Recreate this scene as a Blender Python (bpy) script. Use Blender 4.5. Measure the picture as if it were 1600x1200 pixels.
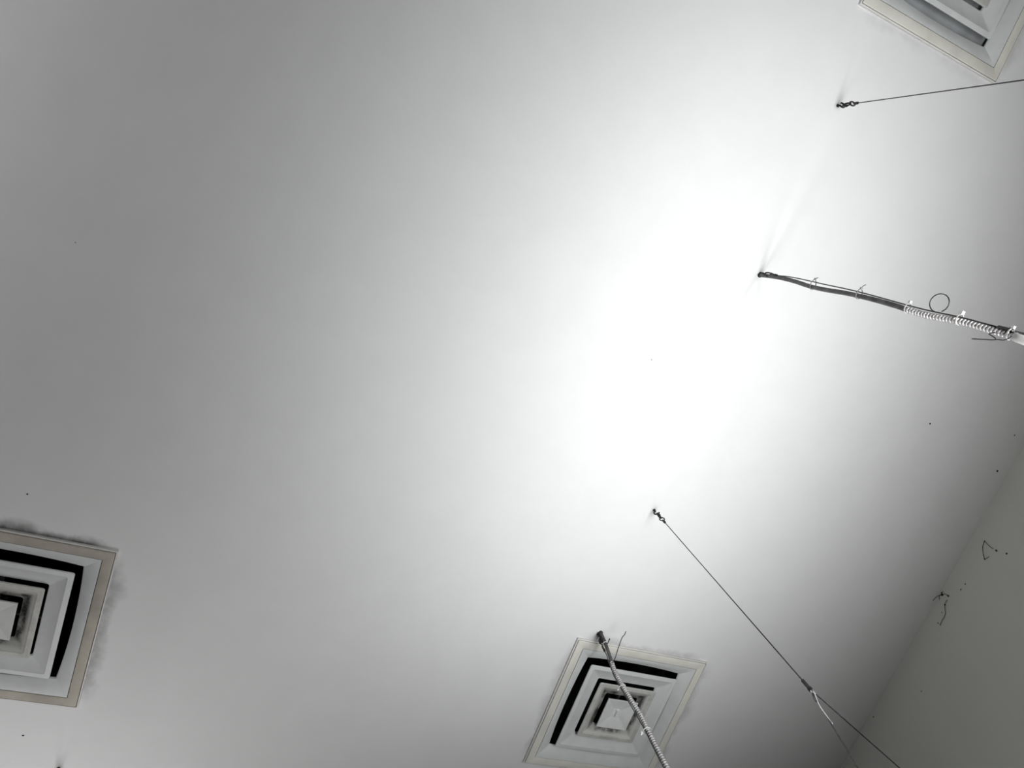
import bpy, bmesh, math, random
from mathutils import Vector, Matrix
random.seed(7)
for o in list(bpy.data.objects):
    bpy.data.objects.remove(o)
SC = bpy.context.scene
COL = SC.collection

# ------------------------------------------------------------------ camera, world, lights, exposure
EYE = 1.5                       # camera height above the floor
CEIL = EYE + 2.0808             # ceiling height
WALL_X = 2.8578                 # wall beside the lamp row
cam_d = bpy.data.cameras.new('camera')
cam_d.sensor_width = 36.0
cam_d.lens = 1046.8 / 1600 * 36.0
cam_d.clip_start = 0.02
cam = bpy.data.objects.new('camera', cam_d)
COL.objects.link(cam)
RX = (0.91317287, 0.27953861, 0.29660322)     # room x, y, up seen in camera axes (right, down, forward)
RY = (-0.34792581, 0.91368482, 0.21006591)
RU = (-0.21228032, -0.29502241, 0.93161089)
cam.matrix_world = Matrix(((RX[0], -RX[1], -RX[2], 0),
                           (RY[0], -RY[1], -RY[2], 0),
                           (RU[0], -RU[1], -RU[2], EYE),
                           (0, 0, 0, 1)))
SC.camera = cam

world = bpy.data.worlds.new('world')
SC.world = world
world.use_nodes = True
world.node_tree.nodes['Background'].inputs[0].default_value = (0.02, 0.02, 0.02, 1)
world.node_tree.nodes['Background'].inputs[1].default_value = 0.0

vs = SC.view_settings
vs.view_transform = 'Standard'
vs.look = 'None'
vs.gamma = 1.0
vs.use_curve_mapping = False
vs.exposure = 0.0

LAMP_POWER = (10.9, 5.6, 8.5)  #              # watts of light per strip
LAMP_SPREAD = math.radians(124)
LAMP_TILT = math.radians(10)   # the twin-tube trough hangs slightly tilted
LAMP_COLOR = ((0.985, 0.998, 1.0), (1.0, 0.985, 0.985), (1.0, 0.965, 0.99))

# ------------------------------------------------------------------ helpers
def tag(o, label=None, cat=None, group=None, kind=None):
    if label: o['label'] = label
    if cat: o['category'] = cat
    if group: o['group'] = group
    if kind: o['kind'] = kind
    return o

def empty(name, loc, label=None, cat=None, group=None):
    o = bpy.data.objects.new(name, None)
    o.empty_display_size = 0.05
    COL.objects.link(o)
    o.location = loc
    return tag(o, label, cat, group)

def mesh_obj(name, verts, faces, mat, parent=None, smooth=False):
    me = bpy.data.meshes.new(name)
    me.from_pydata([tuple(v) for v in verts], [], faces)
    bm = bmesh.new(); bm.from_mesh(me)
    bmesh.ops.recalc_face_normals(bm, faces=bm.faces)
    bm.to_mesh(me); bm.free()
    me.materials.append(mat)
    if smooth:
        for p in me.polygons: p.use_smooth = True
    o = bpy.data.objects.new(name, me)
    COL.objects.link(o)
    if parent: o.parent = parent
    return o

class Geo:
    """collects shapes of one part"""
    def __init__(s): s.v = []; s.f = []
    def add(s, v, f):
        b = len(s.v); s.v += [tuple(p) for p in v]; s.f += [tuple(i + b for i in q) for q in f]
        return s
    def box(s, x0, x1, y0, y1, z0, z1):
        v = [(x, y, z) for x in (x0, x1) for y in (y0, y1) for z in (z0, z1)]
        f = [(0, 1, 3, 2), (4, 6, 7, 5), (0, 4, 5, 1), (2, 3, 7, 6), (0, 2, 6, 4), (1, 5, 7, 3)]
        return s.add(v, f)
    def tube(s, pts, r, n=8, closed=False):
        pts = [Vector(p) for p in pts]
        m = len(pts)
        rr = r if isinstance(r, (list, tuple)) else [r] * m
        tans = []
        for i in range(m):
            a = pts[i - 1] if (i or closed) else pts[i]
            b = pts[(i + 1) % m] if (i < m - 1 or closed) else pts[i]
            t = (b - a)
            tans.append(t.normalized() if t.length > 1e-9 else Vector((0, 0, 1)))
        ref = Vector((0.31, 0.57, 0.2)).cross(tans[0])
        if ref.length < 0.05: ref = Vector((1, 0, 0)).cross(tans[0])
        nrm = ref.normalized()
        v = []
        for i in range(m):
            t = tans[i]
            nrm = (nrm - t * nrm.dot(t)).normalized()
            bn = t.cross(nrm)
            for k in range(n):
                a = 2 * math.pi * k / n
                v.append(pts[i] + (nrm * math.cos(a) + bn * math.sin(a)) * rr[i])
        f = []
        for i in range(m if closed else m - 1):
            j = (i + 1) % m
            for k in range(n):
                k2 = (k + 1) % n
                f.append((i * n + k, i * n + k2, j * n + k2, j * n + k))
        if not closed:
            f.append(tuple(range(n))[::-1])
            f.append(tuple((m - 1) * n + k for k in range(n)))
        return s.add(v, f)
    def lathe_z(s, prof, c, n=14):
        pts = [(c[0], c[1], z) for _, z in prof]
        v = []; f = []
        for r, z in prof:
            for k in range(n):
                a = 2 * math.pi * k / n
                v.append((c[0] + r * math.cos(a), c[1] + r * math.sin(a), z))
        m = len(prof)
        for i in range(m - 1):
            for k in range(n):
                k2 = (k + 1) % n
                f.append((i * n + k, i * n + k2, (i + 1) * n + k2, (i + 1) * n + k))
        f.append(tuple(range(n))); f.append(tuple((m - 1) * n + k for k in range(n)))
        return s.add(v, f)
    def square_ring(s, prof, seg=4, rad=0.007):
        """closed profile of (half size, z) swept round a square with slightly rounded mitres"""
        n = 4 * seg
        v = []
        for h, z in prof:
            r = min(rad, h * 0.4)
            for c in range(4):
                sx, sy = ((1, 1), (-1, 1), (-1, -1), (1, -1))[c]
                cx, cy = sx * (h - r), sy * (h - r)
                for k in range(seg):
                    a = math.pi / 2 * (c + k / (seg - 1))
                    v.append((cx + r * math.cos(a), cy + r * math.sin(a), z))
        m = len(prof); f = []
        for i in range(m):
            j = (i + 1) % m
            for k in range(n):
                k2 = (k + 1) % n
                f.append((i * n + k, i * n + k2, j * n + k2, j * n + k))
        return s.add(v, f)
    def bowed_pan(s, prof, n=9):
        """open sheet swept round a square; each profile point is (half at corner, bow at mid side, z)"""
        m = 4 * n; v = []
        for h, bow, z in prof:
            for c in range(4):
                for k in range(n):
                    q = -1 + 2 * k / n
                    a = h + bow * (1 - q * q); b = q * h
                    v.append(((a, b, z), (-b, a, z), (-a, -b, z), (b, -a, z))[c])
        f = []
        for i in range(len(prof) - 1):
            for k in range(m):
                k2 = (k + 1) % m
                f.append((i * m + k, i * m + k2, i * m + m + k2, i * m + m + k))
        i = len(prof) - 1
        for k in range(m): f.append((i * m + k, i * m + (k + 1) % m, (k + 1) % m, k))
        return s.add(v, f)
    def blob(s, c, r, axes=(1, 1, 1), n=8, jit=0.25):
        v = [(c[0], c[1], c[2] + r * axes[2])]
        rings = 4
        for i in range(1, rings):
            th = math.pi * i / rings
            for k in range(n):
                a = 2 * math.pi * k / n
                q = r * (1 + random.uniform(-jit, jit))
                v.append((c[0] + q * axes[0] * math.sin(th) * math.cos(a), c[1] + q * axes[1] * math.sin(th) * math.sin(a),
                          c[2] + q * axes[2] * math.cos(th)))
        v.append((c[0], c[1], c[2] - r * axes[2]))
        f = [(0, 1 + k, 1 + (k + 1) % n) for k in range(n)]
        for i in range(rings - 2):
            for k in range(n):
                a = 1 + i * n; b = a + n
                f.append((a + k, a + (k + 1) % n, b + (k + 1) % n, b + k))
        b = 1 + (rings - 2) * n; e = len(v) - 1
        f += [(b + k, e, b + (k + 1) % n) for k in range(n)]
        return s.add(v, f)
    def build(s, name, mat, parent=None, smooth=False, sharp=None):
        o = mesh_obj(name, s.v, s.f, mat, parent, smooth)
        if sharp is not None:
            me = o.data
            bm = bmesh.new(); bm.from_mesh(me)
            for e in bm.edges:
                if len(e.link_faces) == 2 and e.calc_face_angle(0) > sharp: e.smooth = False
            for fc in bm.faces: fc.smooth = True
            bm.to_mesh(me); bm.free()
        return o

def spline(pts, step):
    """Catmull-Rom through pts, resampled about every step metres"""
    P = [Vector(p) for p in pts]
    P = [P[0] * 2 - P[1]] + P + [P[-1] * 2 - P[-2]]
    out = []
    for i in range(1, len(P) - 2):
        n = max(2, int((P[i + 1] - P[i]).length / step))
        for k in range(n):
            t = k / n
            a, b, c, d = P[i - 1], P[i], P[i + 1], P[i + 2]
            out.append(0.5 * ((2 * b) + (c - a) * t + (2 * a - 5 * b + 4 * c - d) * t * t + (3 * b - a - 3 * c + d) * t ** 3))
    out.append(P[-2])
    return out

def even(P, step):
    """the same path with evenly spaced points"""
    out = [P[0].copy()]; left = step
    for a, b in zip(P, P[1:]):
        L = (b - a).length; pos = 0.0
        while L - pos >= left:
            pos += left; out.append(a.lerp(b, pos / L)); left = step
        left -= L - pos
    return out

# ------------------------------------------------------------------ materials
class NT:
    def __init__(s, name):
        s.m = bpy.data.materials.new(name); s.m.use_nodes = True
        s.t = s.m.node_tree; s.b = s.t.nodes['Principled BSDF']
    def n(s, ty, **kw):
        nd = s.t.nodes.new(ty)
        for k, v in kw.items(): setattr(nd, k, v)
        return nd
    def link(s, a, b): s.t.links.new(a, b)
    def val(s, nd, i, x):
        if isinstance(x, (int, float)): nd.inputs[i].default_value = x
        else: s.link(x, nd.inputs[i])
    def math(s, op, a, b=None, c=None, clamp=False):
        nd = s.n('ShaderNodeMath', operation=op, use_clamp=clamp)
        s.val(nd, 0, a)
        if b is not None: s.val(nd, 1, b)
        if c is not None: s.val(nd, 2, c)
        return nd.outputs[0]
    def coords(s):
        tc = s.n('ShaderNodeTexCoord'); sx = s.n('ShaderNodeSeparateXYZ')
        s.link(tc.outputs['Object'], sx.inputs[0])
        return tc.outputs['Object'], sx.outputs[0], sx.outputs[1], sx.outputs[2]
    def noise(s, vec, scale, detail=4, rough=0.55):
        nd = s.n('ShaderNodeTexNoise'); nd.inputs['Scale'].default_value = scale
        nd.inputs['Detail'].default_value = detail; nd.inputs['Roughness'].default_value = rough
        s.link(vec, nd.inputs['Vector']); return nd.outputs['Fac']
    def maprange(s, x, a, b, c=0.0, d=1.0, smooth=True):
        nd = s.n('ShaderNodeMapRange'); nd.interpolation_type = 'SMOOTHSTEP' if smooth else 'LINEAR'
        s.link(x, nd.inputs['Value'])
        for k, v in zip(('From Min', 'From Max', 'To Min', 'To Max'), (a, b, c, d)): nd.inputs[k].default_value = v
        return nd.outputs['Result']
    def mix(s, fac, a, b):
        nd = s.n('ShaderNodeMix', data_type='RGBA')
        s.val(nd, 0, fac)
        for i, x in ((6, a), (7, b)):
            if isinstance(x, tuple): nd.inputs[i].default_value = (*x, 1)
            else: s.link(x, nd.inputs[i])
        return nd.outputs[2]
    def color(s, x):
        if isinstance(x, tuple): s.b.inputs['Base Color'].default_value = (*x, 1)
        else: s.link(x, s.b.inputs['Base Color'])
    def bump(s, h, strength, dist):
        nd = s.n('ShaderNodeBump'); nd.inputs['Strength'].default_value = strength; nd.inputs['Distance'].default_value = dist
        s.link(h, nd.inputs['Height']); s.link(nd.outputs[0], s.b.inputs['Normal'])
    def rough(s, r, metal=0.0):
        s.b.inputs['Roughness'].default_value = r; s.b.inputs['Metallic'].default_value = metal

DIFF = ((1.582, 1.660), (-0.662, 1.660), (1.586, -1.328))       # centres of the three ceiling vents

def mat_ceiling():
    t = NT('ceiling_paint')
    vec, x, y, z = t.coords()
    big = t.noise(vec, 7.0, 5, 0.6)
    fine = t.noise(vec, 40.0, 3, 0.6)
    soot = None
    # soot blown onto the paint along the edges of the vents; (reach, strength) for -x, +x, -y, +y sides
    sides = (((0.035, .30), (0.05, .42), (0.03, .40), (0.02, .2)),
             ((0.03, .3), (0.045, .55), (0.035, .95), (0.02, .25)),
             ((0.02, .15), (0.04, .35), (0.02, .2), (0.04, .22)))
    for (cx, cy), sd in zip(DIFF, sides):
        dx = t.math('SUBTRACT', x, cx); dy = t.math('SUBTRACT', y, cy)
        for k, (reach, amt) in enumerate(sd):
            along, acr = (dy, dx) if k < 2 else (dx, dy)
            d = t.math('SUBTRACT', t.math('MULTIPLY', acr, -1.0 if k % 2 == 0 else 1.0), 0.298)
            wob = t.math('MULTIPLY_ADD', big, 2.6, -0.55)
            dd = t.math('DIVIDE', d, t.math('MAXIMUM', t.math('MULTIPLY', wob, reach), 0.004))
            fall = t.maprange(dd, 0.0, 1.5, amt, 0.0)
            inside = t.math('GREATER_THAN', d, -0.02)
            length = t.maprange(t.math('ABSOLUTE', along), 0.20, 0.31, 1.0, 0.0)
            mk = t.math('MULTIPLY', t.math('MULTIPLY', fall, inside), length)
            soot = mk if soot is None else t.math('MAXIMUM', soot, mk)
    soot = t.math('MULTIPLY', soot, t.maprange(fine, 0.25, 0.65, 0.65, 1.0))
    base = t.mix(t.maprange(big, 0.3, 0.7), (0.80, 0.80, 0.80), (0.82, 0.82, 0.82))
    t.color(t.mix(soot, base, (0.05, 0.042, 0.042)))
    t.rough(0.75)
    t.bump(t.noise(vec, 130.0, 3), 0.08, 0.002)
    return t.m

def mat_plain(name, col, rough=0.6, metal=0.0, var=0.06, scale=20.0, bump=0.0):
    t = NT(name)
    vec, x, y, z = t.coords()
    n = t.noise(vec, scale, 4)
    a = tuple(c * (1 - var) for c in col); b = tuple(min(1, c * (1 + var)) for c in col)
    t.color(t.mix(t.maprange(n, 0.3, 0.7), a, b))
    t.rough(rough, metal)
    if bump: t.bump(n, bump, 0.002)
    return t.m

def mat_vane(name, bands, col=(0.73, 0.75, 0.745), gate=0.0):
    """vent sheet metal with soot in square bands (centre, half width, amount) round the air slots"""
    t = NT(name)
    vec, x, y, z = t.coords()
    ch = t.math('MAXIMUM', t.math('ABSOLUTE', x), t.math('ABSOLUTE', y))
    n1 = t.noise(vec, 14.0, 3, 0.6); n2 = t.noise(vec, 160.0, 3, 0.7)
    soot = None
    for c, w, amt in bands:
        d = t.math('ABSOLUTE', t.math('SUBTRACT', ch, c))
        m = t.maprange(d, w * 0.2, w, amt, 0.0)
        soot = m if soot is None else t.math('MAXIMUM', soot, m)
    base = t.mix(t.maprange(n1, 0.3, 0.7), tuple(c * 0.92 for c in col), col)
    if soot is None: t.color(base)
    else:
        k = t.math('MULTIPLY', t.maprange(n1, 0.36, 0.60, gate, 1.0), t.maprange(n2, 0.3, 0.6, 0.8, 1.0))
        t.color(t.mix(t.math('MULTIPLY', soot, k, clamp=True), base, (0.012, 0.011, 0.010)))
    t.rough(0.38)
    return t.m

M = {}
M['ceiling'] = mat_ceiling()
M['wall'] = mat_plain('wall_paint', (0.76, 0.765, 0.715), 0.8, 0, 0.015, 3.0, 0.05)
M['floor'] = mat_plain('floor_carpet', (0.05, 0.05, 0.055), 0.9, 0, 0.2, 60.0, 0.3)
M['flange'] = mat_plain('flange_enamel', (0.75, 0.735, 0.67), 0.5, 0, 0.07, 9.0)
M['rim'] = mat_plain('rim_enamel', (0.76, 0.75, 0.73), 0.55, 0, 0.05, 15.0)
M['outer_vane'] = mat_vane('outer_vane_enamel', ())
M['mid_vane'] = mat_vane('mid_vane_enamel', ())
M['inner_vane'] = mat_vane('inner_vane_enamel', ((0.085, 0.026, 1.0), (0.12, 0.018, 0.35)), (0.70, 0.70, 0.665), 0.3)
M['plate'] = mat_plain('plate_enamel', (0.72, 0.73, 0.72), 0.4, 0, 0.05, 18.0)
# one vent's flange carries a brown film of grime (it lies flat beside the paint and is clearly browner)
M['flange_grimy'] = mat_plain('flange_enamel_grimy', (0.46, 0.425, 0.365), 0.6, 0, 0.14, 12.0)
M['duct'] = mat_plain('duct_throat_shade', (0.03, 0.03, 0.031), 0.9, 0, 0.2, 12.0)  # near-black base puts the throat's shade into the duct colour
M['lit_backing'] = mat_plain('lit_backing_grey', (0.30, 0.31, 0.32), 0.6, 0, 0.25, 6.0)  # lighter grey for the added plate and its neck, to brighten the slots
M['tie_backlit'] = mat_plain('cable_tie_backlit', (0.30, 0.30, 0.30), 0.5, 0, 0.1, 60.0)  # same nylon seen against the light, its shade put into a greyer copy
M['hook'] = mat_plain('hook_dark_steel', (0.02, 0.019, 0.02), 0.5, 0.3, 0.3, 80.0)
M['wire'] = mat_plain('wire_steel', (0.08, 0.077, 0.08), 0.35, 0.9, 0.2, 200.0)
M['bright'] = mat_plain('bright_steel', (0.72, 0.72, 0.72), 0.3, 0.85, 0.1, 90.0)
M['dark_run'] = mat_plain('conduit_silhouette_dark', (0.085, 0.082, 0.082), 0.5, 0, 0.5, 30.0)  # upper conduit's silhouette put into a darker copy of the hose colour
M['conduit'] = mat_plain('conduit_galvanised', (0.60, 0.585, 0.585), 0.38, 0.75, 0.12, 60.0)
M['tie'] = mat_plain('cable_tie_nylon', (0.80, 0.80, 0.78), 0.5, 0, 0.04, 60.0)
M['housing'] = mat_plain('lamp_housing_enamel', (0.75, 0.75, 0.74), 0.45, 0, 0.03, 8.0)
M['web'] = mat_plain('dusty_web', (0.018, 0.017, 0.016), 0.9, 0, 0.2, 100.0)
M['speck'] = mat_plain('dark_speck', (0.015, 0.014, 0.013), 0.8, 0, 0.2, 100.0)
def mat_tube():
    t = NT('lamp_tube_glow')
    t.color((0.9, 0.9, 0.9)); t.rough(0.3)
    t.b.inputs['Emission Color'].default_value = (1, 1, 0.98, 1)
    t.b.inputs['Emission Strength'].default_value = 1.0
    return t.m
M['tube'] = mat_tube()

# ------------------------------------------------------------------ room shell
X0, X1, Y0, Y1 = -4.2, WALL_X, -4.6, 6.0
def ceiling():
    hs = 0.272
    xs = sorted({X0 - .15, X1 + .15} | {round(c[0] + s * hs, 4) for c in DIFF for s in (-1, 1)})
    ys = sorted({Y0 - .15, Y1 + .15} | {round(c[1] + s * hs, 4) for c in DIFF for s in (-1, 1)})
    g = Geo()
    for i in range(len(xs) - 1):
        for j in range(len(ys) - 1):
            mx, my = (xs[i] + xs[i + 1]) / 2, (ys[j] + ys[j + 1]) / 2
            if any(abs(mx - c[0]) < hs and abs(my - c[1]) < hs for c in DIFF): continue
            a = len(g.v)
            g.v += [(xs[i], ys[j], CEIL), (xs[i + 1], ys[j], CEIL), (xs[i + 1], ys[j + 1], CEIL), (xs[i], ys[j + 1], CEIL)]
            g.v += [(p[0], p[1], CEIL + 0.014) for p in g.v[a:a + 4]]
            g.f += [(a, a + 3, a + 2, a + 1), (a + 4, a + 5, a + 6, a + 7)]
    me = bpy.data.meshes.new('ceiling'); me.from_pydata(g.v, [], g.f); me.materials.append(M['ceiling'])
    o = bpy.data.objects.new('ceiling', me); COL.objects.link(o)
    tag(o, 'white painted flat ceiling with soot marks round the vents', 'ceiling', kind='structure')
ceiling()
tag(Geo().box(X1, X1 + .15, Y0 - .15, Y1 + .15, -.1, CEIL).build('wall_right', M['wall']), 'pale grey painted wall meeting the ceiling, with cobwebs', 'wall', kind='structure')
tag(Geo().box(X0 - .15, X0, Y0 - .15, Y1 + .15, -.1, CEIL).build('wall_left', M['wall']), 'pale grey painted wall across the room', 'wall', kind='structure')
tag(Geo().box(X0, X1, Y0 - .15, Y0, -.1, CEIL).build('wall_back', M['wall']), 'pale grey painted end wall behind the lamps', 'wall', kind='structure')
tag(Geo().box(X0, X1, Y1, Y1 + .15, -.1, CEIL).build('wall_front', M['wall']), 'pale grey painted end wall opposite', 'wall', kind='structure')
tag(Geo().box(X0, X1, Y0, Y1, -.1, 0).build('floor', M['floor']), 'dark carpeted floor', 'floor', kind='structure')

# ------------------------------------------------------------------ ceiling vents
def make_vent(c, label, film='', lit_backing=False):
    mt = {k: M.get(k + film, M[k]) for k in ('flange', 'rim', 'outer_vane', 'mid_vane', 'inner_vane', 'plate')}
    t = empty('ceiling_vent', (c[0], c[1], CEIL), label, 'vent', 'square ceiling vents')
    sh = 0.6
    fl = Geo().square_ring([(0.2975, -0.001), (0.2975, -0.011), (0.2955, -0.013), (0.2685, -0.013), (0.2665, -0.0115), (0.2665, -0.001)], rad=0.004).build('flange', mt['flange'], t, sharp=sh)
    Geo().square_ring([(0.3035, 0.0), (0.3035, -0.009), (0.3020, -0.0105), (0.2998, -0.0105), (0.2998, 0.0)], rad=0.004).build('rim', mt['rim'], fl, sharp=sh)
    # outer pan: pressed from square to a rounder throat, so its inner edge bows outwards
    Geo().bowed_pan([(0.2645, 0, -0.0112), (0.2580, 0, -0.0100), (0.2360, 0.004, 0.0000), (0.2170, 0.009, 0.0105), (0.2140, 0.0105, 0.0140),
                     (0.2135, 0.011, 0.0165), (0.2180, 0.010, 0.0130), (0.2370, 0.004, 0.0025), (0.2590, 0, -0.0070), (0.2645, 0, -0.0080)]).build('outer_vane', mt['outer_vane'], t, sharp=0.35)
    Geo().square_ring([(0.2010, -0.008), (0.2010, -0.0115), (0.1995, -0.013), (0.1850, -0.013), (0.1835, -0.0115), (0.1365, 0.0045), (0.1345, 0.0080), (0.1335, 0.0090), (0.1350, 0.0065), (0.1830, -0.0090), (0.1990, -0.008)]).build('vane', mt['mid_vane'], t, sharp=sh)
    Geo().square_ring([(0.1310, -0.012), (0.1310, -0.0160), (0.1295, -0.0175), (0.1150, -0.0175), (0.1135, -0.0160), (0.0770, 0.0000), (0.0750, 0.0030), (0.0740, 0.0040), (0.0755, 0.0020), (0.1130, -0.0135), (0.1290, -0.012)]).build('vane', mt['inner_vane'], t, sharp=sh)
    # centre plate: a shallow tray of four facets rising to a small flat
    g = Geo()
    def loop(h, z): return [(h, h, z), (-h, h, z), (-h, -h, z), (h, -h, z)]
    rings = [loop(0.0690, -0.0175), loop(0.0690, -0.0215), loop(0.0675, -0.0225), loop(0.020, -0.0105), loop(0.006, -0.0098)]
    v = [p for r in rings for p in r]
    f = [(i * 4 + k, i * 4 + (k + 1) % 4, i * 4 + 4 + (k + 1) % 4, i * 4 + 4 + k) for i in range(4) for k in range(4)] + [(16, 17, 18, 19)]
    top = [p for p in loop(0.019, -0.0060)]
    v += top
    f += [(0 + k, (k + 1) % 4, 20 + (k + 1) % 4, 20 + k) for k in range(4)] + [(20, 21, 22, 23)]
    pl = g.add(v, f).build('centre_plate', mt['plate'], t)
    Geo().box(-0.0055, 0.0055, -0.014, 0.014, -0.0200, -0.0095).box(-0.0075, 0.0075, -0.017, -0.012, -0.0140, -0.009).build('screw_tab', mt['plate'], pl)
    # plate stem and spider that carry the vanes, given the throat's painted shade
    Geo().box(-0.006, 0.006, -0.006, 0.006, -0.008, 0.033 if lit_backing else 0.09).box(-0.17, 0.17, -0.004, 0.004, 0.018, 0.033).box(-0.004, 0.004, -0.17, 0.17, 0.017, 0.032).build('vane_bracket', M['duct'], t)
    # duct neck above the ceiling
    n = Geo()
    n.box(-0.28, -0.268, -0.28, 0.28, 0.0145, 0.70).box(0.268, 0.28, -0.28, 0.28, 0.0145, 0.70)
    n.box(-0.268, 0.268, -0.28, -0.268, 0.0145, 0.70).box(-0.268, 0.268, 0.268, 0.28, 0.0145, 0.70).box(-0.28, 0.28, -0.28, 0.28, 0.70, 0.712)
    n.build('duct_neck', M['lit_backing' if lit_backing else 'duct'], t)
    if lit_backing:   # added plate above the vanes catches light, so the slots read grey
        Geo().box(-0.2675, 0.2675, -0.2675, 0.2675, 0.034, 0.037).build('added_slot_plate', M['lit_backing'], t)
    return t
make_vent(DIFF[0], 'square white ceiling vent with a ribbed conduit hanging across it and soot round its centre')
make_vent(DIFF[1], 'grimy square ceiling vent with a thick soot smear along one edge', '_grimy')
make_vent(DIFF[2], 'square ceiling vent with clean pale flange beside a thin plain wire', lit_backing=True)

# ------------------------------------------------------------------ suspension wires
A = {1: (1.366, -0.7406), 2: (1.3589, -0.1613), 3: (1.3592, 0.7717), 4: (1.3583, 1.3244)}
GRIP = 1.166
LAMP_Z = 0.56                       # trough mouth above the eye level
LAMP_Y, LAMP_L = 0.15, 2.44
HALF_W = 0.19
def Z(z): return EYE + z
def oval(c, a, b, u, w, n=20):
    c, u, w = Vector(c), Vector(u).normalized(), Vector(w).normalized()
    return [c + u * (a * math.cos(2 * math.pi * k / n)) + w * (b * math.sin(2 * math.pi * k / n)) for k in range(n)]

def hook_set(t, ax, ay, ang, wire_top, off=(0, 0), size=1.0):
    """hook screwed in the ceiling, long link, ring and ferrule; returns the wire start"""
    u = Vector((math.cos(ang), math.sin(ang), 0)); w = Vector((-u.y, u.x, 0)); k = Vector((0, 0, 1))
    o = Vector((ax, ay, CEIL)); s = size
    g = Geo()
    g.lathe_z([(0.0035 * s, 0.012), (0.0052 * s, 0.0), (0.0052 * s, -0.004), (0.0032 * s, -0.006)], (0, 0), 14)
    g.v = [tuple(o + Vector(p)) for p in g.v]
    path = [o, o - k * 0.010 * s]
    for i in range(0, 11):
        a = math.radians(90 - i * 26)
        path.append(o - k * 0.022 * s + u * 0.0095 * s * (1 - math.sin(a)) * 0 + (u * math.cos(a) + k * math.sin(a)) * 0.0095 * s)
    g.tube(path, 0.0028 * s, 8)
    g.build('ceiling_hook', M['hook'], t, smooth=True)
    p = Vector((ax + off[0], ay + off[1], CEIL))
    g = Geo(); c = p * 0.5 + o * 0.5 - k * 0.044
    g.tube(oval(c, 0.0175, 0.0058, k, w), 0.0026, 7, True)
    g.tube([c + w * 0.0058 - k * 0.008, c + w * 0.0058 + k * 0.008], 0.0042, 8)
    g.build('link', M['hook'], t, smooth=True)
    g = Geo(); c = p - k * 0.070
    g.tube(oval(c, 0.0105, 0.0085, k, u), 0.0024, 7, True)
    g.build('thimble_ring', M['wire'], t, smooth=True)
    g = Geo(); c = p - k * 0.080
    g.lathe_z([(0.002, 0.004), (0.0042, 0.0), (0.0046, -0.014), (0.0026, -0.019)], (0, 0), 10)
    g.v = [tuple(c + Vector(q)) for q in g.v]
    g.build('ferrule', M['hook'], t, smooth=True)
    return p - k * 0.09

def lamp_point(x_off):
    """where a leg clips on the lamp edge, with the trough's tilt"""
    return Vector((1.36 + x_off * math.cos(LAMP_TILT), 0, Z(LAMP_Z) - 0.0 + x_off * math.sin(LAMP_TILT)))

def fork(t, ax, ay, zg, dx=0.0, dy=0.0, tail=True):
    """gripper with two legs down to the two edges of the lamp"""
    c = Vector((ax + dx, ay + dy, Z(zg)))
    g = Geo().lathe_z([(0.002, 0.018), (0.0046, 0.014), (0.0046, -0.010), (0.0058, -0.012), (0.0058, -0.020), (0.0030, -0.023)], (0, 0), 10)
    g.v = [tuple(c + Vector(q)) for q in g.v]
    gr = g.build('wire_gripper', M['hook'], t, smooth=True)
    g = Geo()
    for s in (-1, 1):
        g.lathe_z([(0.0019, 0.0), (0.0026, -0.003), (0.0026, -0.009), (0.0016, -0.011)], (s * 0.0032, 0), 8)
    g.v = [tuple(c + Vector((0, 0, -0.021)) + Vector(q)) for q in g.v]
    g.build('gripper_tip', M['bright'], gr, smooth=True)
    for s in (-1, 1):
        e = lamp_point(s * 0.178); e.y = ay
        b = c + Vector((s * 0.003, 0, -0.026))
        m = b.lerp(e, 0.5) + Vector((0, 0, -0.006))
        Geo().tube(spline([b, m, e], 0.08), 0.0016, 6).build('wire_leg', M['wire'], t, smooth=True)
    if tail:
        P = [(0.001, 1.146), (-0.008, 1.122), (-0.0192, 1.100), (-0.0265, 1.0787), (-0.0305, 1.0542), (-0.0338, 1.0306)]
        pts = [c + Vector((x, -0.004, z - zg)) for x, z in P]
        Geo().tube(spline(pts, 0.01), 0.0015, 6).build('wire_tail', M['bright'], t, smooth=True)
        for s, dpt in ((1, 0.052), (-1, 0.036)):
            pts = [c + Vector((s * 0.003, 0, -0.024)), c + Vector((s * 0.003 - 0.007, 0.004, -0.024 - dpt * 0.6)), c + Vector((-0.015, 0.002, -0.024 - dpt)),
                   c + Vector((-0.0085, -0.002, -0.024 - dpt * 0.55)), c + Vector((0.0, 0, -0.026))]
            Geo().tube(spline(pts, 0.006), 0.0011, 5).build('wire_loop', M['wire'], t, smooth=True)

def plain_wire(i, label, ang, tail=True):
    ax, ay = A[i]
    t = empty('suspension_wire', (0, 0, 0), label, 'wire', 'lamp suspension wires')
    s = hook_set(t, ax, ay, ang, None)
    e = Vector((ax, ay, Z(GRIP) + 0.015))
    Geo().tube([s, s.lerp(e, .5), e], 0.0018, 6).build('wire', M['wire'], t, smooth=True)
    fork(t, ax, ay, GRIP, tail=tail)
    return t
w1 = plain_wire(1, 'thin plain suspension wire hooked to the ceiling near the corner of a vent', 0.4)
w3 = plain_wire(3, 'thin suspension wire forking into two legs below a small gripper', 2.6)

def tangent(ax, ay):
    r = math.hypot(ax, ay); return Vector((-ay / r, ax / r, 0))

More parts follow.
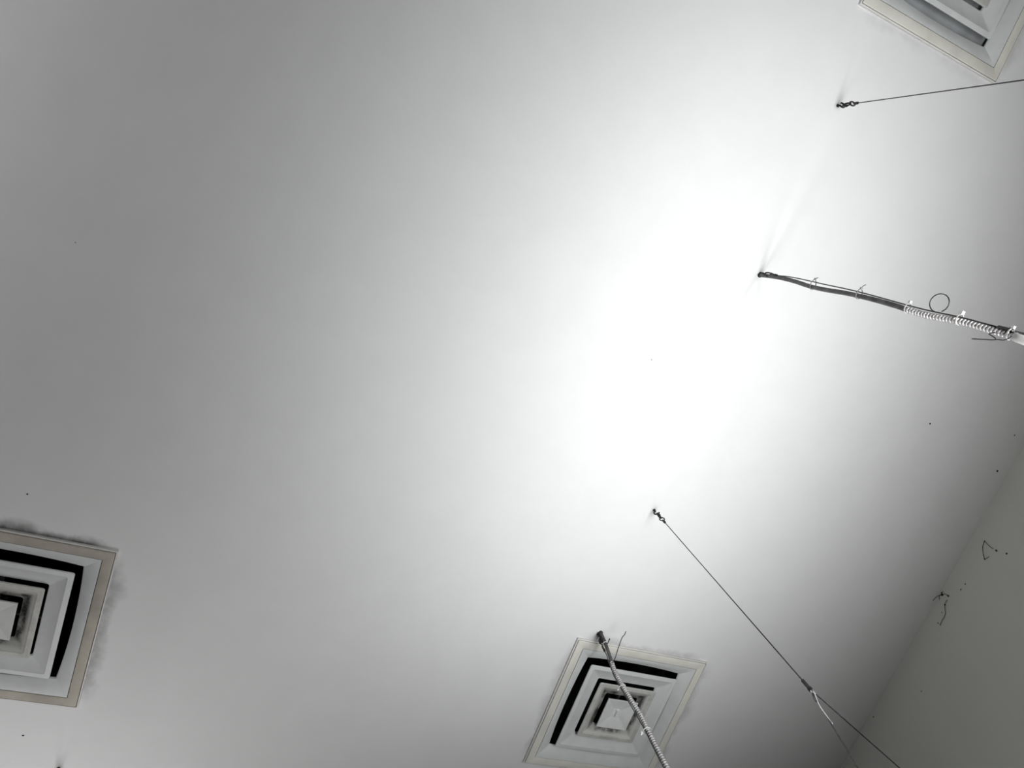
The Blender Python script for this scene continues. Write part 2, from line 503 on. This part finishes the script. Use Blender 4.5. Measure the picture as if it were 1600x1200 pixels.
def tied_wire(t, i, pts, zg, ang, off, tails, hs=1.0):
    ax, ay = A[i]; tg = tangent(ax, ay); b = Vector((ax, ay, 0))
    s = hook_set(t, ax, ay, ang, None, tuple(tg * off)[:2], hs)
    P = [s] + [b + tg * o + Vector((0, 0, Z(z))) for o, z in pts]
    Geo().tube(spline(P, 0.03), 0.0018, 6).build('wire', M['wire'], t, smooth=True)
    o = pts[-1][0]
    fork(t, ax, ay, pts[-1][1] - 0.015, tg.x * o, tg.y * o, tail=False)
    rad = b.normalized()
    for name, q, r, mt, lift in tails:
        Q = [b + tg * o + rad * lift + Vector((0, 0, Z(z))) for o, z in q]
        Geo().tube(spline(Q, 0.004), r, 6).build(name, M[mt], t, smooth=True)
    return t

loop2 = [(-0.0125, 1.345)]
for k in range(14):
    a = math.radians(110 + k * 22)
    loop2.append((-0.035 - 0.0222 * math.cos(a - math.radians(110)) * -1 * -1 if False else -0.035 + 0.0222 * math.cos(math.radians(k * 25)), 1.3335 + 0.0272 * math.sin(math.radians(k * 25))))
tail2 = [(0.0252, 1.2025), (0.0193, 1.1726), (0.0148, 1.151), (0.0113, 1.1500), (0.0075, 1.1620), (0.0064, 1.1680), (0.0025, 1.1640), (0.000, 1.1560)]
tail2b = [(0.0148, 1.151), (0.0121, 1.143), (0.0104, 1.1301), (0.0039, 1.1211), (-0.0015, 1.1162)]
T2 = empty('hanging_conduit', (0, 0, 0), 'grey power conduit tied to a hanging wire that has a round loose curl', 'conduit', 'lamp power conduits')
T4 = empty('hanging_conduit', (0, 0, 0), 'ribbed metal power conduit tied to a wire, crossing in front of a square vent', 'conduit', 'lamp power conduits')
tied_wire(T2, 2,
               [(-0.0125, 1.90), (-0.0145, 1.75), (-0.0166, 1.60), (-0.0125, 1.4165), (-0.0122, 1.3424), (-0.0145, 1.2639), (-0.0125, 1.165)], 1.15, 0.2, -0.006,
               [('wire_curl', loop2, 0.0013, 'wire', 0.0), ('wire_tail', tail2, 0.0013, 'wire', -0.012), ('wire_tail_tip', tail2b, 0.0012, 'wire', -0.012)])
tail4 = [(0.004, 1.905), (-0.0153, 1.9222), (-0.0382, 1.9517), (-0.0706, 1.9902), (-0.085, 1.9985), (-0.097, 2.0101)]
tied_wire(T4, 4,
               [(0.0095, 1.96), (0.0135, 1.9356), (0.0205, 1.8552), (0.0185, 1.7963), (0.0150, 1.72), (0.0105, 1.62), (0.0115, 1.5), (0.011, 1.40), (0.010, 1.25), (0.009, 1.165)], 1.15, 1.0, 0.009,
               [('wire_tail', tail4, 0.0016, 'wire', -0.010)], 1.4)

# ------------------------------------------------------------------ power conduits
def conduit(t, i, dark_run, hose, ties, r=0.0073):
    ax, ay = A[i]; tg = tangent(ax, ay); b = Vector((ax, ay, 0)); rad = b.normalized()
    full = [b + tg * o + rad * dr + Vector((0, 0, Z(z))) for o, dr, z in dark_run + hose]
    sp = spline(full, 0.002)
    zs = Z(dark_run[-1][2])
    up = [p for p in sp if p.z >= zs - 0.004]; lo = [p for p in sp if p.z <= zs]
    Geo().tube(up[::4] + [up[-1]], r * 0.92, 10).build('dark_run', M['dark_run'], t, smooth=True)
    lo = even(lo, 0.00115)                       # eight rings to each rib
    rr = []; s = 0.0
    for k, p in enumerate(lo):
        if k: s += (p - lo[k - 1]).length
        rr.append(r * (1.12 if (s / 0.0092) % 1.0 < 0.56 else 0.68))
    Geo().tube(lo, rr, 12).build('ribbed_hose', M['conduit'], t, sharp=0.6)
    e = lo[-1]
    g = Geo().lathe_z([(r * 1.1, 0.03), (r * 1.9, 0.028), (r * 1.9, 0.008), (r * 1.4, 0.006), (r * 1.4, -0.012)], (0, 0), 12)
    g.v = [tuple(e + Vector(q)) for q in g.v]
    g.build('gland', M['bright'], t, smooth=True)
    # ceiling bush the cable comes out of
    g = Geo().lathe_z([(r * 1.2, 0.002), (r * 1.2, -0.004), (r * 1.0, -0.006)], (0, 0), 12)
    g.v = [tuple(full[0] * 1.0 + Vector((0, 0, CEIL - full[0].z)) + Vector(q)) for q in g.v]
    g.build('ceiling_bush', M['hook'], t, smooth=True)
    for z, ws, kk, ta in ties:
        p = min(sp, key=lambda q: abs(q.z - Z(z)))
        c = p + tg * (ws * 0.5)
        band = oval(c, r * 1.18 + abs(ws) * 0.5, r * 1.22, tg, rad, 20)
        g = Geo()
        m = len(band); v = []; f = []
        for q in band:
            d = (q - c).normalized()
            for dz, ex in ((-0.0016, 0), (0.0016, 0), (0.0016, 0.0010), (-0.0016, 0.0010)):
                v.append(q + d * ex + Vector((0, 0, dz)))
        for a in range(m):
            b2 = (a + 1) % m
            for k in range(4): f.append((a * 4 + k, a * 4 + (k + 1) % 4, b2 * 4 + (k + 1) % 4, b2 * 4 + k))
        g.add(v, f)
        sgn = -1 if ws < 0 else 1
        h = c + tg * sgn * (r * 1.18 + abs(ws) * 0.5 + 0.003)
        g.box(h.x - .0032 * kk, h.x + .0032 * kk, h.y - .0035 * kk, h.y + .0035 * kk, h.z - .003 * kk, h.z + .003 * kk)
        if ta:
            g.tube([h, h + tg * sgn * ta * 0.6 + Vector((0, 0, -0.004)), h + tg * sgn * ta + Vector((0, 0, -0.012))], 0.0014, 6)
        g.build('cable_tie', M['tie_backlit' if ta else 'tie'], t)
    return t
conduit(T2, 2,
        [(0.006, 0.0, 2.079), (-0.001, 0.003, 1.9817), (-0.0018, 0.003, 1.8933), (0.0015, 0.003, 1.8101), (0.0, 0.003, 1.7352), (-0.0045, 0.0, 1.6537), (-0.0058, 0, 1.5968), (-0.0060, 0, 1.54), (-0.0042, 0, 1.4581), (-0.0015, 0, 1.4134)],
        [(0.0, 0, 1.352), (-0.0030, 0, 1.2963), (-0.0052, 0, 1.2612), (-0.0044, 0, 1.2096), (-0.0025, 0, 1.1604), (-0.001, 0, 1.1293), (0.001, 0, 1.0988), (0.003, 0.0, 0.95), (0.0, 0.0, 0.80), (0.0, 0.0, 0.60)],
        [(1.800, -0.013, 0.8, 0.006), (1.597, -0.010, 0.8, 0.012), (1.4185, -0.008, 0.95, 0.0), (1.2625, -0.008, 1.25, 0.0), (1.132, -0.007, 0.9, 0.0)])
conduit(T4, 4,
        [(-0.0095, 0.0, 2.0785), (-0.0071, 0, 2.0258), (-0.001, 0, 1.9678), (0.0048, 0, 1.9191)],
        [(0.0104, 0, 1.8655), (0.0088, 0, 1.8061), (0.0055, 0, 1.7361), (0.0004, 0, 1.663), (0.0012, 0, 1.5976), (0.0021, 0, 1.5206), (0.0012, 0, 1.4476), (0.0, 0, 1.30), (0.0, 0, 1.1), (0.0, 0, .60)],
        [(2.015, 0.002, 0.9, 0.0), (1.5985, 0.011, 1.3, 0.0), (1.796, 0.010, 0.55, 0.0)])
# white tape round the hose where it nears the lamp
tg2 = tangent(*A[2]); b2v = Vector((*A[2], 0))
Geo().tube([b2v + tg2 * o + Vector((0, 0, Z(z))) for o, z in ((-0.0015, 1.122), (-0.0012, 1.120), (0.0005, 1.100), (0.0018, 1.075), (0.002, 1.07))], [0.0078, 0.0092, 0.0096, 0.0094, 0.0080], 12).build('tape_wrap', M['tie'], T2, smooth=True)
# short nylon end standing off the upper tie
tg4 = tangent(*A[4]); b4 = Vector((*A[4], 0))
Geo().tube([b4 + tg4 * -0.012 + Vector((0, 0, Z(2.010))), b4 + tg4 * -0.024 + Vector((0, 0, Z(2.022))), b4 + tg4 * -0.029 + Vector((0, 0, Z(2.028)))], [0.0016, 0.0022, 0.0030], 6).build('tie_end', M['dark_run'], T4)

# ------------------------------------------------------------------ twin-tube lamps the wires carry (just below the view)
def make_lamp(label):
    t = empty('pendant_lamp', (1.36, LAMP_Y, Z(LAMP_Z)), label, 'lamp', 'twin tube pendant lamps')
    t.rotation_euler = (0, -LAMP_TILT, 0)
    L = LAMP_L / 2; W = HALF_W
    prof = [(-W, 0.0), (-W, -0.055), (-W + .03, -0.075), (W - .03, -0.075), (W, -0.055), (W, 0.0), (W - .004, 0.0), (W - .004, -0.052), (W - .033, -0.070), (-W + .033, -0.070), (-W + .004, -0.052), (-W + .004, 0.0)]
    n = len(prof)
    v = [(x, s * L, z) for s in (-1, 1) for x, z in prof]
    f = [(k, (k + 1) % n, n + (k + 1) % n, n + k) for k in range(n)] + [tuple(range(n)), tuple(range(n, 2 * n))]
    Geo().add(v, f).build('trough', M['housing'], t)
    for s in (-1, 1):
        y = s * (L - 0.001)
        Geo().box(-W + .004, W - .004, min(y, y - s * .004), max(y, y - s * .004), -0.052, -0.001).build('end_cap', M['housing'], t)
    Geo().box(-0.035, 0.035, -L + .05, L - .05, -0.070, -0.035).build('ballast_cover', M['housing'], t)
    for s in (-1, 1):
        tb = Geo().tube([(s * .14 * .98, -1.14, -0.04), (s * .14 * .98, 1.14, -0.04)], 0.008, 12).build('lit_tube_offscreen', M['tube'], t, smooth=True)
        for e in (-1, 1):
            Geo().box(s * .137 - .012, s * .137 + .012, e * 1.15 - .012, e * 1.15 + .012, -0.068, -0.024).build('tube_holder', M['housing'], t)
        ld = bpy.data.lights.new('tube_light_offscreen', 'AREA')
        ld.shape = 'RECTANGLE'; ld.size = 0.045; ld.size_y = 2.26
        ld.energy = LAMP_POWER[0]; ld.spread = LAMP_SPREAD; ld.color = LAMP_COLOR[0]
        lo = bpy.data.objects.new(('inner' if s < 0 else 'wall_side') + '_tube_of_wall_row_lamp_offscreen', ld); COL.objects.link(lo)
        lo.parent = t; lo.location = (s * .14, 0, -0.025); lo.rotation_euler = (math.pi, 0, 0)
    return t
lamp1 = make_lamp('long white twin tube lamp trough hung below the wires near the wall')

def copy_tree(o, d, parent=None, label=None, cat=None):
    c = o.copy(); COL.objects.link(c)
    if parent: c.parent = parent
    else:
        c.location = o.location + d
        if label: c['label'] = label
    for ch in list(o.children): copy_tree(ch, d, c)
    return c
# further rows of the same lamp with its wires; the first wire of one just enters the view
D2 = Vector((-1.736, 2.9665, 0)); D3 = Vector((-3.35, -0.65, 0))
for d, where in ((D2, 'past the grimy vent'), (D3, 'in the far row')):
    lp = copy_tree(lamp1, d, label='long white twin tube lamp trough ' + where)
    for ch in lp.children:
        if ch.type == 'LIGHT':
            ch.data = ch.data.copy(); k = 1 if d is D2 else 2; ch.name = ch.name.split('_tube')[0] + '_tube_of_' + ('', 'next_row', 'far_row')[k] + '_lamp_offscreen'; ch.data.energy = LAMP_POWER[k]; ch.data.color = LAMP_COLOR[k]
    for w, k in ((w1, 'thin plain wire'), (w3, 'thin forked wire'), (T2, 'grey conduit tied to a curled wire'), (T4, 'ribbed conduit tied to a wire')):
        copy_tree(w, d, label=k + ', for the lamp ' + where)

# ------------------------------------------------------------------ cobwebs and specks
def web(label, strands, lumps):
    g = Geo()
    c0 = Vector(strands[0][0])
    for st in strands: g.tube(spline(st, 0.004), 0.0011, 5)
    for c, r in lumps: g.blob(c, r, (0.7, 1, 1), 7)
    o = g.build('cobweb', M['web'], None, smooth=True)
    return tag(o, label, 'cobweb', 'cobwebs at the wall')
def W(y, z, off=0.003): return (WALL_X - off, y, Z(z))
web('dark bent cobweb thread making a triangle on the wall',
    [[W(.507, 2.022), W(.5339, 2.0159), W(.565, 1.9936), W(.5725, 1.9846)], [W(.5725, 1.9846), W(.566, 1.979), W(.5529, 1.9741)], [W(.507, 2.022), W(.5158, 1.9938), W(.5165, 1.975)]],
    [(W(.507, 2.022), .0026), (W(.5725, 1.9846), .003), (W(.517, 1.9613), .004), (W(.561, 1.9965), .002)])
web('dusty black cobweb clump in the joint of wall and ceiling',
    [[W(.8064, 2.0678), W(.7962, 2.0574), W(.7944, 2.0405)], [W(.8064, 2.0678), (WALL_X - .008, .825, CEIL - .003), (WALL_X - .016, .848, CEIL - .002)],
     [W(.8064, 2.0678), W(.818, 2.074), W(.832, 2.066)], [W(.79, 2.0700), W(.8064, 2.0700)]],
    [(W(.8064, 2.0665), .0055), (W(.7944, 2.0405), .004), (W(.80, 2.073), .003)])
web('faint hanging cobweb strand with dust beads below the joint clump',
    [[W(.812, 2.036), W(.8357, 2.0339), W(.8673, 2.0126), W(.9006, 2.0107), W(.9231, 2.0076)]],
    [(W(.8357, 2.0339), .0034), (W(.8713, 2.0282), .002), (W(.9205, 2.0206), .0026)])
def speck(c, r, axes, label, group):
    o = Geo().blob((0, 0, 0), r, axes, 7, 0.35).build('fly_speck', M['speck'], None, smooth=True)
    o.location = c
    tag(o, label, 'speck', group)
for x, y, r in ((2.3498, .1255, .0036), (2.7825, .0527, .0036), (2.797, .2162, .0052), (-.6379, 1.228, .0026), (1.1043, .242, .0019), (-.6567, .4481, .0016), (-.4985, 2.1061, .0034)):
    speck((x, y, CEIL - 0.0012), r, (1, .8, .35), 'tiny dark speck stuck to the white ceiling', 'specks on the ceiling')
for y, z, r in ((.7087, 2.0036, .003), (.7391, 2.0079, .003), (.506, 1.9209, .0035), (1.2102, 1.9376, .0028), (1.4658, 2.064, .0028)):
    speck((WALL_X - 0.0012, y, Z(z)), r, (.35, 1.3, .8), 'tiny dark speck stuck to the grey wall', 'specks on the wall')
